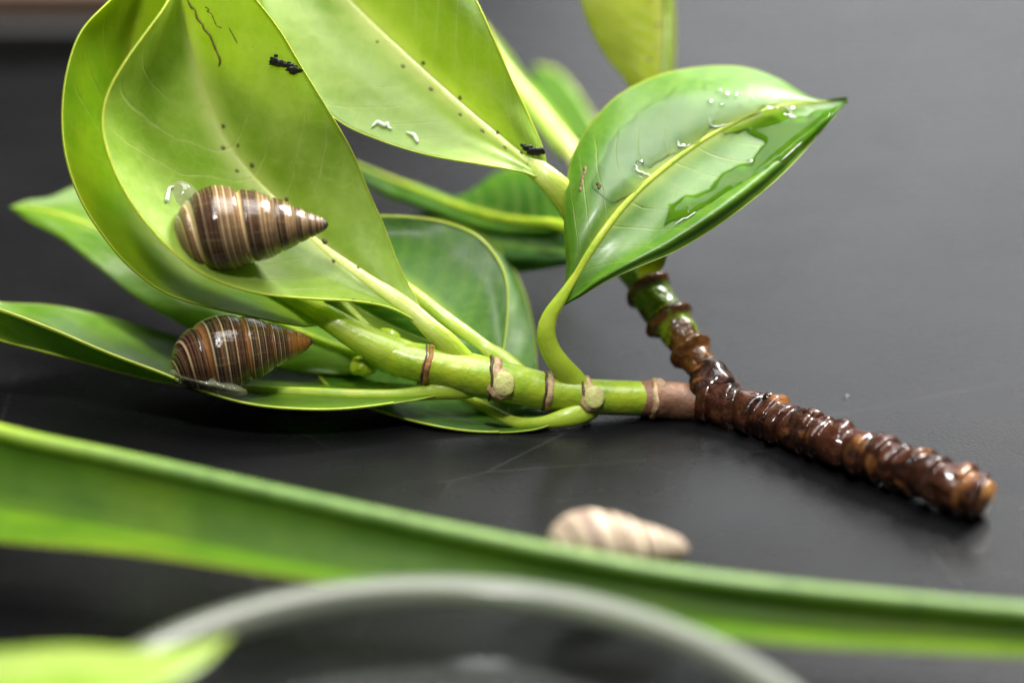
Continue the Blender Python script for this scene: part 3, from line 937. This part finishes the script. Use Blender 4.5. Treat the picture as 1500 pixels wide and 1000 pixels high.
# warts on the brown stem
random.seed(11)
for (x, y, r) in ((1105, 588, 17), (1126, 582, 9), (1083, 580, 9), (1148, 603, 11), (1190, 612, 18), (1236, 628, 15), (1288, 650, 19), (1322, 664, 12), (1345, 668, 11), (1362, 684, 10), (1378, 690, 12), (1400, 694, 10), (1165, 640, 12), (1232, 665, 14), (1372, 722, 13), (1118, 632, 10), (1408, 712, 9), (1330, 694, 9)):
    t = (x - 1050) / 390
    dd = 0.4 - 2.3 * max(0, t) - R(15)
    blob("bark_wart", P(x, y, dd + 0.05), (R_ * R(r), U_ * R(r * 0.85), F_ * R(r * 0.6)), BARK, branch, 10, 16, 0.25, x)
wt = None if True else blob("side_bump", P(1022, 510, 0.45), (R_ * R(20), U_ * R(18), F_ * R(18)), BARK, branch, 12, 18, 0.25, 2)

# ------------------------------------------------------------ snails
def shell_mat(name, stops, orange=None, lines=60.0, pale=(0.55, 0.38, 0.20), dark=(0.03, 0.012, 0.008), line_amt=0.5, tipdark=(0.03, 0.02, 0.015)):
    M = NT(name)
    uv, U, V = M.uv()                       # U round, V = whorl coordinate / 10
    w = M.math('ADD', M.math('MULTIPLY', V, 10.0), 0.0)
    fr = M.math('FRACT', w)
    col = M.ramp(fr, stops)
    sm = M.noise(M.comb(M.math('MULTIPLY', fr, lines), 0.0, 0.0), 1.0, 3, 0.7)
    col = M.mix(M.math('MULTIPLY', M.smooth(sm, 0.53, 0.57), line_amt), col, pale)
    col = M.mix(M.math('MULTIPLY', M.smooth(sm, 0.46, 0.41), line_amt * 1.3), col, dark)
    pos = M.cmvec()
    # growth streaks across the bands
    gs = M.noise(M.comb(M.math('MULTIPLY', U, 90.0), M.math('MULTIPLY', w, 0.8), 0.0), 1.0, 3, 0.6)
    col = M.mix(M.math('MULTIPLY', M.smooth(gs, 0.56, 0.66), 0.16), col, pale)
    col = M.mix(M.math('MULTIPLY', M.smooth(M.noise(pos, 2.2, 3), 0.5, 0.68), 0.3), col, dark)
    if orange:
        col = M.mix(M.math('MULTIPLY', M.smooth(V, 0.53, 0.42), M.smooth(M.noise(pos, 3, 2), 0.3, 0.55)), col, orange)
    col = M.mix(M.smooth(V, 0.12, 0.02, 0.0, 0.85), col, tipdark)
    sut = M.math('MINIMUM', fr, M.math('SUBTRACT', 1.0, fr))
    col = M.mix(M.math('MULTIPLY', M.smooth(sut, 0.03, 0.008), M.smooth(V, 0.66, 0.6)), col, (0.02, 0.01, 0.008))
    h = M.math('MULTIPLY_ADD', sm, 0.5, M.math('MULTIPLY', gs, 0.9))
    h = M.math('MULTIPLY_ADD', M.noise(pos, 22, 3), 0.4, h)
    p = M.bsdf(Base_Color=col, Roughness=0.36, Normal=M.bump(h, 0.5, 0.02), Coat_Weight=1.0, Coat_Roughness=0.06, Specular_IOR_Level=0.05, Coat_Normal=M.bump(M.math('MULTIPLY_ADD', M.noise(pos, 7, 3), 1.0, M.math('MULTIPLY', gs, 0.8)), 0.35, 0.02))
    return M.done(p.outputs[0])


DK, RD, TN, CR_, MB = (0.007, 0.003, 0.003), (0.040, 0.009, 0.005), (0.155, 0.075, 0.028), (0.74, 0.55, 0.29), (0.035, 0.013, 0.006)
TL = (0.22, 0.12, 0.052)
SH1 = shell_mat("shell_banded", [(0.0, CR_), (0.02, CR_), (0.032, DK), (0.055, TL), (0.15, MB), (0.16, CR_), (0.172, DK), (0.20, TL), (0.235, MB), (0.255, TL), (0.30, MB), (0.32, CR_), (0.345, MB), (0.38, TL), (0.43, MB), (0.45, CR_), (0.475, MB), (0.51, TL), (0.54, DK), (0.665, RD), (0.675, TL), (0.687, DK), (0.765, RD), (0.775, CR_), (0.787, DK), (0.87, RD), (0.93, DK), (0.94, CR_), (1.0, CR_)], lines=60, line_amt=0.42)
SH2 = shell_mat("shell_striped", [(0.0, DK), (0.05, TN), (0.07, RD), (0.12, DK), (0.14, TN), (0.17, RD), (0.30, RD), (0.32, CR_), (0.34, RD), (0.42, DK), (0.44, TN), (0.48, DK), (0.56, DK), (0.58, CR_), (0.61, DK), (0.70, TN), (0.73, DK), (0.85, DK), (0.87, CR_), (0.89, DK), (0.96, (0.40, 0.16, 0.04)), (1.0, (0.40, 0.16, 0.04))],
                orange=(0.30, 0.12, 0.018), lines=45, line_amt=0.38, tipdark=(0.05, 0.025, 0.01))
SH3 = shell_mat("shell_faded", [(0.0, (0.44, 0.34, 0.24)), (0.3, (0.62, 0.52, 0.38)), (0.55, (0.20, 0.12, 0.10)), (0.8, (0.52, 0.42, 0.30)), (1.0, (0.32, 0.23, 0.18))], lines=20, line_amt=0.2, pale=(0.75, 0.66, 0.52), dark=(0.10, 0.055, 0.045), tipdark=(0.30, 0.24, 0.16))


for nd in SH3.node_tree.nodes:
    if nd.type == 'BSDF_PRINCIPLED':
        nd.inputs['Coat Weight'].default_value = 0.1
        nd.inputs['Roughness'].default_value = 0.6


def shell(apex, base, prof, mat, parent, phase=0.0, ratio=1.6, s0=0.052, depth=0.06, slant=0.0, n=260, m=96, bulge=0.055):
    """apex and base are points in cm; prof = (s/L, r/L) pairs; whorls grow by ratio, sutures cut as a helix"""
    ax = base - apex
    L = np.linalg.norm(ax); ax /= L
    a = -F_ - ax * (-F_).dot(ax); a /= np.linalg.norm(a)      # towards the viewer
    b = np.cross(ax, a)
    pr = cr([(p[0], p[1], 0) for p in prof], 400)
    V, uv = [], []
    sv = np.linspace(0, 1, n) ** 1.15
    # dense near the ends
    ss = 0.5 - 0.5 * np.cos(np.pi * sv)
    ss = 0.5 * ss + 0.5 * np.linspace(0, 1, n)
    g = lambda s: math.log(max(s, 0.012) / s0) / math.log(ratio)
    for s in ss:
        # walk the profile by its own arc so the blunt base stays round
        i = s * 399
        i0 = min(int(i), 398)
        q = pr[i0] * (1 - (i - i0)) + pr[i0 + 1] * (i - i0)
        sx, r = q[0], max(q[1], 0.0)
        for j in range(m + 1):
            th = 2 * math.pi * j / m
            w = g(sx) - (th / (2 * math.pi) - 0.5) + phase
            f = w - math.floor(w)
            # each whorl swells between its sutures, most near the suture above
            k = 1 + bulge * (math.sin(math.pi * f) ** 0.6 - 0.6) - depth * 1.6 * math.exp(-(min(f, 1 - f) / 0.05) ** 2)
            if sx > 0.86: k = k * (1 - (sx - 0.86) / 0.14) + 1 * (sx - 0.86) / 0.14
            k *= 1 + 0.006 * mn.noise(Vector((th * 6, w * 0.5, 0)))
            th2 = th + math.pi
            V.append(apex + ax * (sx * L + slant * L * r * math.sin(th2)) + (a * math.cos(th2) + b * math.sin(th2)) * (r * L * k))
            uv.append((j / m, (w + 2.0) / 10.0))
    return mesh("shell", V, grid_faces(n, m + 1), mat, uv, parent), ax, a, b, L


PROF1 = [(0, 0.004), (0.012, 0.026), (0.05, 0.054), (0.12, 0.083), (0.20, 0.120), (0.32, 0.176), (0.42, 0.214), (0.53, 0.243), (0.62, 0.266), (0.71, 0.277), (0.79, 0.268), (0.86, 0.238), (0.92, 0.190), (0.965, 0.130), (0.99, 0.065), (1.0, 0.0)]
PROF2 = [(0, 0.004), (0.012, 0.022), (0.06, 0.060), (0.14, 0.095), (0.22, 0.128), (0.32, 0.175), (0.42, 0.215), (0.52, 0.245), (0.62, 0.262), (0.71, 0.262), (0.80, 0.242), (0.88, 0.205), (0.94, 0.155), (0.975, 0.10), (0.995, 0.04), (1.0, 0.0)]

M = NT("snail_flesh")
pos = M.cmvec()
col = M.mix(M.noise(pos, 5, 3), (0.30, 0.32, 0.16), (0.50, 0.50, 0.34))
p = M.bsdf(Base_Color=col, Roughness=0.15, Normal=M.bump(M.noise(pos, 9, 3), 0.5, 0.03), Coat_Weight=1.0, Coat_Roughness=0.04)
tb = M.n("BsdfTransparent")
mx = M.n("MixShader"); mx.inputs[0].default_value = 0.6
M.set(mx.inputs[1], p.outputs[0]); M.set(mx.inputs[2], tb.outputs[0])
FLESH = M.done(mx.outputs[0])
M = NT("shell_hole_dark")
APERT = M.done(M.bsdf(Base_Color=(0.03, 0.015, 0.01), Roughness=0.5).outputs[0])

# snail 1
a1, b1 = P(481, 329, -0.62), P(254, 338, -0.62)
s1 = thing("snail", "brown banded snail with a cream line round its shell, on the large pale leaf", "snail", tuple(b1))
o1, ax, va, vb, L_ = shell(a1, b1, PROF1, SH1, s1, phase=0.06, slant=-0.04)
blob("foot", P(266, 312, -0.30), (R_ * R(28) - U_ * R(8), U_ * R(46) + R_ * R(6), F_ * 0.14), FLESH, s1, 16, 24, 0.12, 5)
blob("foot", P(320, 352, -0.02), (R_ * R(62) - U_ * R(22), U_ * R(40), F_ * 0.34), FLESH, s1, 16, 24, 0.1, 7)

# snail 2
a2, b2 = P(459, 500, -0.05), P(250, 528, -0.35)
s2 = thing("snail", "brown finely striped snail with an orange spire, on the lowest folded leaf", "snail", tuple(b2))
shell(a2, b2, PROF2, SH2, s2, phase=0.3, slant=-0.14, bulge=0.045)
blob("foot", P(306, 559, -0.40), (R_ * R(56) - U_ * R(15), U_ * R(13), F_ * 0.22), FLESH, s2, 16, 24, 0.12, 9)
for k in range(16):
    x = 258 + 62 * random.random(); y = 556 + (x - 258) * 0.22 + 9 * (random.random() - 0.5)
    blob("mucus_bubble", P(x, y, -0.55 + 0.05 * random.random()), (R_ * R(5), U_ * R(4), F_ * R(4)), WATER, s2, 6, 10)

# snail 3, pale and blurred, on the table behind the strap leaf
a3, b3 = P(*T(1010, 803, 0.66)), P(*T(802, 798, 0.80))
s3 = thing("snail", "pale pinkish snail shell, blurred, behind the long strap leaf", "snail", tuple(b3))
shell(a3, b3, [(p_[0], p_[1] * 0.95 + (0.02 if 0.02 < p_[0] < 0.3 else 0)) for p_ in PROF2], SH3, s3, phase=0.1, slant=0.1)

# ------------------------------------------------------------ debris
def speck(pts, label, cat):
    V, Fc = [], []
    for (c, r) in pts:
        base = len(V)
        n, m = 6, 10
        for i in range(n + 1):
            ph = math.pi * i / n
            for j in range(m):
                th = 2 * math.pi * j / m
                s_ = np.array([math.sin(ph) * math.cos(th), math.sin(ph) * math.sin(th), math.cos(ph)])
                V.append(c + s_ * np.array([1.5, 0.35, 0.95]) * r * (1 + 0.9 * mn.noise(Vector(s_ * 1.7 + c * 3))))
        Fc += grid_faces(n + 1, m, True, base)
    o = mesh("debris_speck", V, Fc, BLK)
    tag(o, label, cat)
    return o


def on_leaf(leaf, x, y):
    best, b = 1e9, None
    G = leaf.G.reshape(-1, 3)
    q = G - CAM
    D = q @ F_
    e = (750 + (q @ R_) / D / K - x) ** 2 + (500 - (q @ U_) / D / K - y) ** 2
    return G[int(np.argmin(e))]


speck([(on_leaf(L1, x, y) - F_ * 0.03, R(r)) for x, y, r in ((404, 90, 6.5), (411, 92, 6), (417, 96, 4), (408, 84, 2.5), (425, 100, 5), (431, 105, 6.5), (422, 93, 2), (400, 84, 2))],
      "small black speck of debris stuck near the right edge of the large pale leaf", "debris")
speck([(P(x, y, 0.15), R(r)) for x, y, r in ((772, 217, 5), (780, 222, 6), (790, 222, 6), (766, 213, 3))],
      "dark crumb stuck in the angle at the base of the big upper leaf", "debris")
SCR = NT("scratch_brown")
SCR = SCR.done(SCR.bsdf(Base_Color=(0.13, 0.08, 0.015), Roughness=0.6).outputs[0])


def scratch(leaf, pts, r):
    w = [on_leaf(leaf, x, y) - F_ * 0.004 for x, y in cr([(a, b, 0) for a, b in pts], 12)[:, :2]]
    rr = [r * (0.35 + 0.65 * abs(math.sin(i * 1.7))) for i in range(12)]
    return tube("scratch_mark", w, rr, SCR, leaf.obj, nseg=60, nring=6, world_pts=True, flat=0.3)


scratch(L1, [(276, 0), (290, 25), (305, 50), (316, 75), (324, 98)], 0.022)
scratch(L1, [(300, 8), (308, 20), (313, 32), (325, 42)], 0.010)
scratch(L1, [(334, 40), (341, 50), (347, 62)], 0.010)
scratch(L13, [(858, 245), (853, 262), (849, 282)], 0.028)
scratch(L13, [(876, 268), (878, 276)], 0.03)
M = NT("water_glint_pale")  # pale body colour stands in for white glints on water
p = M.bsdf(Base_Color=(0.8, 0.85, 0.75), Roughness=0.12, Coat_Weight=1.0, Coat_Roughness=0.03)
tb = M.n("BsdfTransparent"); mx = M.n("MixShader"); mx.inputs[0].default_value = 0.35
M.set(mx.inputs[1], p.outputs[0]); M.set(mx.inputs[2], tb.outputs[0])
GLINT = M.done(mx.outputs[0])
# beads of water on L8, their glint painted as a pale body
for pts in ([(545, 183), (560, 180), (576, 188)], [(596, 193), (606, 200), (611, 210)]):
    w = [on_leaf(L8, x, y) - F_ * 0.03 for x, y in cr([(a, b, 0) for a, b in pts], 8)[:, :2]]
    M8 = tube("glint_bead", w, [0.010, 0.018, 0.026, 0.03, 0.03, 0.026, 0.018, 0.010], GLINT, None, nseg=24, nring=12, world_pts=True)
    tag(M8, "curved water bead with painted glint near the lower edge of the big pale upper leaf, " + ("left one" if pts[0][0] < 560 else "right one"), "water drop", "beads of water with painted glints on the big upper leaf")
for pts, r, lb in (([(930, 240), (934, 250), (946, 256), (953, 258)], 0.022, "painted white glint of water on the wet leaf, lowest of those above the midrib"),
                  ([(992, 206), (996, 214), (1006, 215), (1012, 210)], 0.020, "painted white glint of water on the wet leaf, second from the base above the midrib"),
                  ([(1038, 172), (1041, 182), (1050, 186), (1064, 183)], 0.020, "painted white glint of water below the bubble cluster of the wet leaf"),
                  ([(1149, 156), (1157, 162), (1158, 172), (1166, 172)], 0.022, "painted white glint of water nearest the tip of the wet leaf"),
                  ([(988, 329), (998, 322), (1010, 317), (1020, 311)], 0.018, "painted white glint of water at the lower end of the jagged pool"),
                  ([(1144, 236), (1152, 228), (1163, 219), (1174, 208)], 0.014, "thin painted white glint of water along the lower right edge of the wet leaf")):
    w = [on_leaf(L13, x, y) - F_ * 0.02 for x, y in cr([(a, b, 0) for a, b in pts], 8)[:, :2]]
    tag(tube("glint_bead", w, [r * 0.6 * q for q in (0.3, 0.7, 1.0, 0.8, 1.1, 0.7, 0.9, 0.3)], GLINT, None, nseg=30, nring=12, world_pts=True), lb, "water drop")  # tubes shaped and coloured as painted glints along the water
w = [on_leaf(L1, x, y) - F_ * 0.05 for x, y in cr([(a, b, 0) for a, b in ((253, 275), (247, 285), (243, 298))], 8)[:, :2]]
tag(tube("glint_bead", w, [0.010, 0.02, 0.028, 0.03, 0.03, 0.028, 0.02, 0.01], GLINT, None, nseg=24, nring=12, world_pts=True),
    "bead of water with painted glint at the left end of the upper snail", "water drop")
for (x, y, r, lb) in ((1240, 583, 4.5, "tiny white water drop on the bare table above the brown stem"), (1293, 716, 5, "tiny water drop on the table below the brown stem")):
    c = table_at(x, y)
    tag(blob("water_drop", c + np.array([0, 0, 0.02]), (R_ * R(r), np.array([0, 1, 0]) * R(r), np.array([0, 0, 1]) * R(r) * 0.7), WATER, None, 8, 12), lb, "water drop")
FIB = NT("fibre")
FIB = FIB.done(FIB.bsdf(Base_Color=(0.10, 0.10, 0.10), Roughness=0.5).outputs[0])
w = [table_at(x, y) + np.array([0, 0, 0.008]) for x, y in ((1362, 806), (1385, 835), (1412, 868), (1435, 892))]
tag(tube("fibre", w, [0.004, 0.007, 0.007, 0.004], FIB, None, nseg=30, nring=6, world_pts=True), "thin pale fibre lying on the table at the lower right", "fibre")

# ------------------------------------------------------------ the strap leaf in front
SL = Leaf(
    mid=[T(-200, 700, .9), T(0, 740, .8), T(200, 775, .75), T(400, 815, .7), T(560, 845, .65), T(750, 868, .6), T(950, 893, .55), T(1150, 915, .5), T(1350, 930, .5), T(1700, 950, .5)],
    A=[T(-200, 570, 1.5), T(0, 632, 1.4), T(200, 676, 1.3), T(400, 721, 1.2), T(600, 765, 1.1), T(800, 806, 1.0), T(1000, 842, .9), T(1250, 872, .85), T(1500, 895, .8), T(1700, 910, .8)],
    B=[T(-200, 770, 1.1), T(0, 790, 1.0), T(200, 808, 1.0), T(400, 838, .95), T(560, 862, .9), T(750, 888, .8), T(950, 920, .7), T(1150, 940, .65), T(1350, 952, .6), T(1700, 965, .6)],
    bulgeA=-0.10, bulgeB=0.10, wave=0.03, seed=20, n=120)
st = thing("strap_leaf", "long blurred green strap leaf lying across the front of the table", "leaf", tuple(P(650, 850, -2.6)))
sb = SL.build(STRAP, st, thick=0.06)
sb.name = "blade"
SL.obj = sb
tube("margin", [SL.at(-0.99, v) for v in np.linspace(0, 1, 20)], [0.10] * 20, rib_mat("strap_rim", (0.15, 0.27, 0.05), (0.10, 0.20, 0.03)), st, nseg=80, nring=12, world_pts=True)

# ------------------------------------------------------------ glass dish
M = NT("dish_glass")
p = M.bsdf(Base_Color=(0.93, 0.96, 0.94), Roughness=0.08, Transmission_Weight=0.9, IOR=1.45)
tb = M.n("BsdfTransparent"); tb.inputs[0].default_value = (0.9, 0.93, 0.91, 1)
mx = M.n("MixShader"); mx.inputs[0].default_value = 0.88
M.set(mx.inputs[1], p.outputs[0]); M.set(mx.inputs[2], tb.outputs[0])
GLASS = M.done(mx.outputs[0])
M = NT("dish_rim_frosted")
p = M.bsdf(Base_Color=(0.16, 0.175, 0.13), Roughness=0.35, Transmission_Weight=0.15, IOR=1.45, Coat_Weight=0.6)
tb = M.n("BsdfTransparent"); mx = M.n("MixShader"); mx.inputs[0].default_value = 0.3
M.set(mx.inputs[1], p.outputs[0]); M.set(mx.inputs[2], tb.outputs[0])
RIMM = M.done(mx.outputs[0])
top = P(680, 866, -5.0)                    # far point of the rim
rimz = top[2]
rad = 4.25
cx, cy = P(665, 866, -5.0)[0], top[1] - rad
dish = thing("glass_dish", "round glass dish with a thick pale rim, cut off by the bottom edge", "dish", (cx, cy, 0))


def ringmesh(name, prof, mat, parent, n=160, tilt=0.035):
    V = []
    m = len(prof)
    for i in range(n):
        th = 2 * math.pi * i / n
        for (r, z) in prof:
            V.append((cx + r * math.cos(th), cy + r * math.sin(th), z - tilt * r * math.cos(th) * (z / rimz)))
    F = [(i * m + j, i * m + (j + 1) % m, ((i + 1) % n) * m + (j + 1) % m, ((i + 1) % n) * m + j) for i in range(n) for j in range(m)]
    return mesh(name, V, F, mat, None, parent)


ringmesh("rim", [(rad + 0.20 * math.cos(t), rimz + 0.17 * math.sin(t)) for t in np.linspace(0, 2 * math.pi, 17)[:-1]], RIMM, dish)
wall = [(rad + 0.05, rimz - 0.1), (rad + 0.05, 0.35), (rad - 0.25, 0.02), (0.01, 0.02), (0.01, 0.14), (rad - 0.3, 0.14), (rad - 0.07, 0.4), (rad - 0.07, rimz - 0.1)]
ringmesh("dish_wall", wall, GLASS, dish)

# leaf lying over the near side of the dish
FL = Leaf(
    mid=[(-200, 1010, -7.6), (-60, 985, -7.4), (60, 968, -7.2), (160, 962, -7.0), (250, 958, -6.8), (310, 945, -6.6), (338, 930, -6.5)],
    A=[(-200, 1010, -7.6), (-60, 962, -7.2), (30, 950, -7.0), (110, 946, -6.9), (190, 950, -6.8), (270, 945, -6.6), (338, 930, -6.5)],
    B=[(-200, 1010, -7.6), (-60, 1050, -8.2), (60, 1050, -8.2), (160, 1035, -7.9), (240, 1005, -7.4), (300, 970, -6.9), (338, 930, -6.5)],
    n=60, seed=22, bulgeA=0.08, bulgeB=0.1)
fl = FL.build(PALE, None, "loose light green leaf hanging over the dish rim, blurred at the lower left corner")
fl.name = "loose_leaf"
tag(fl, cat="leaf")

for o in scene.objects:
    if o.type == 'MESH' and o.parent is not None and 'category' in o:
        del o['category']
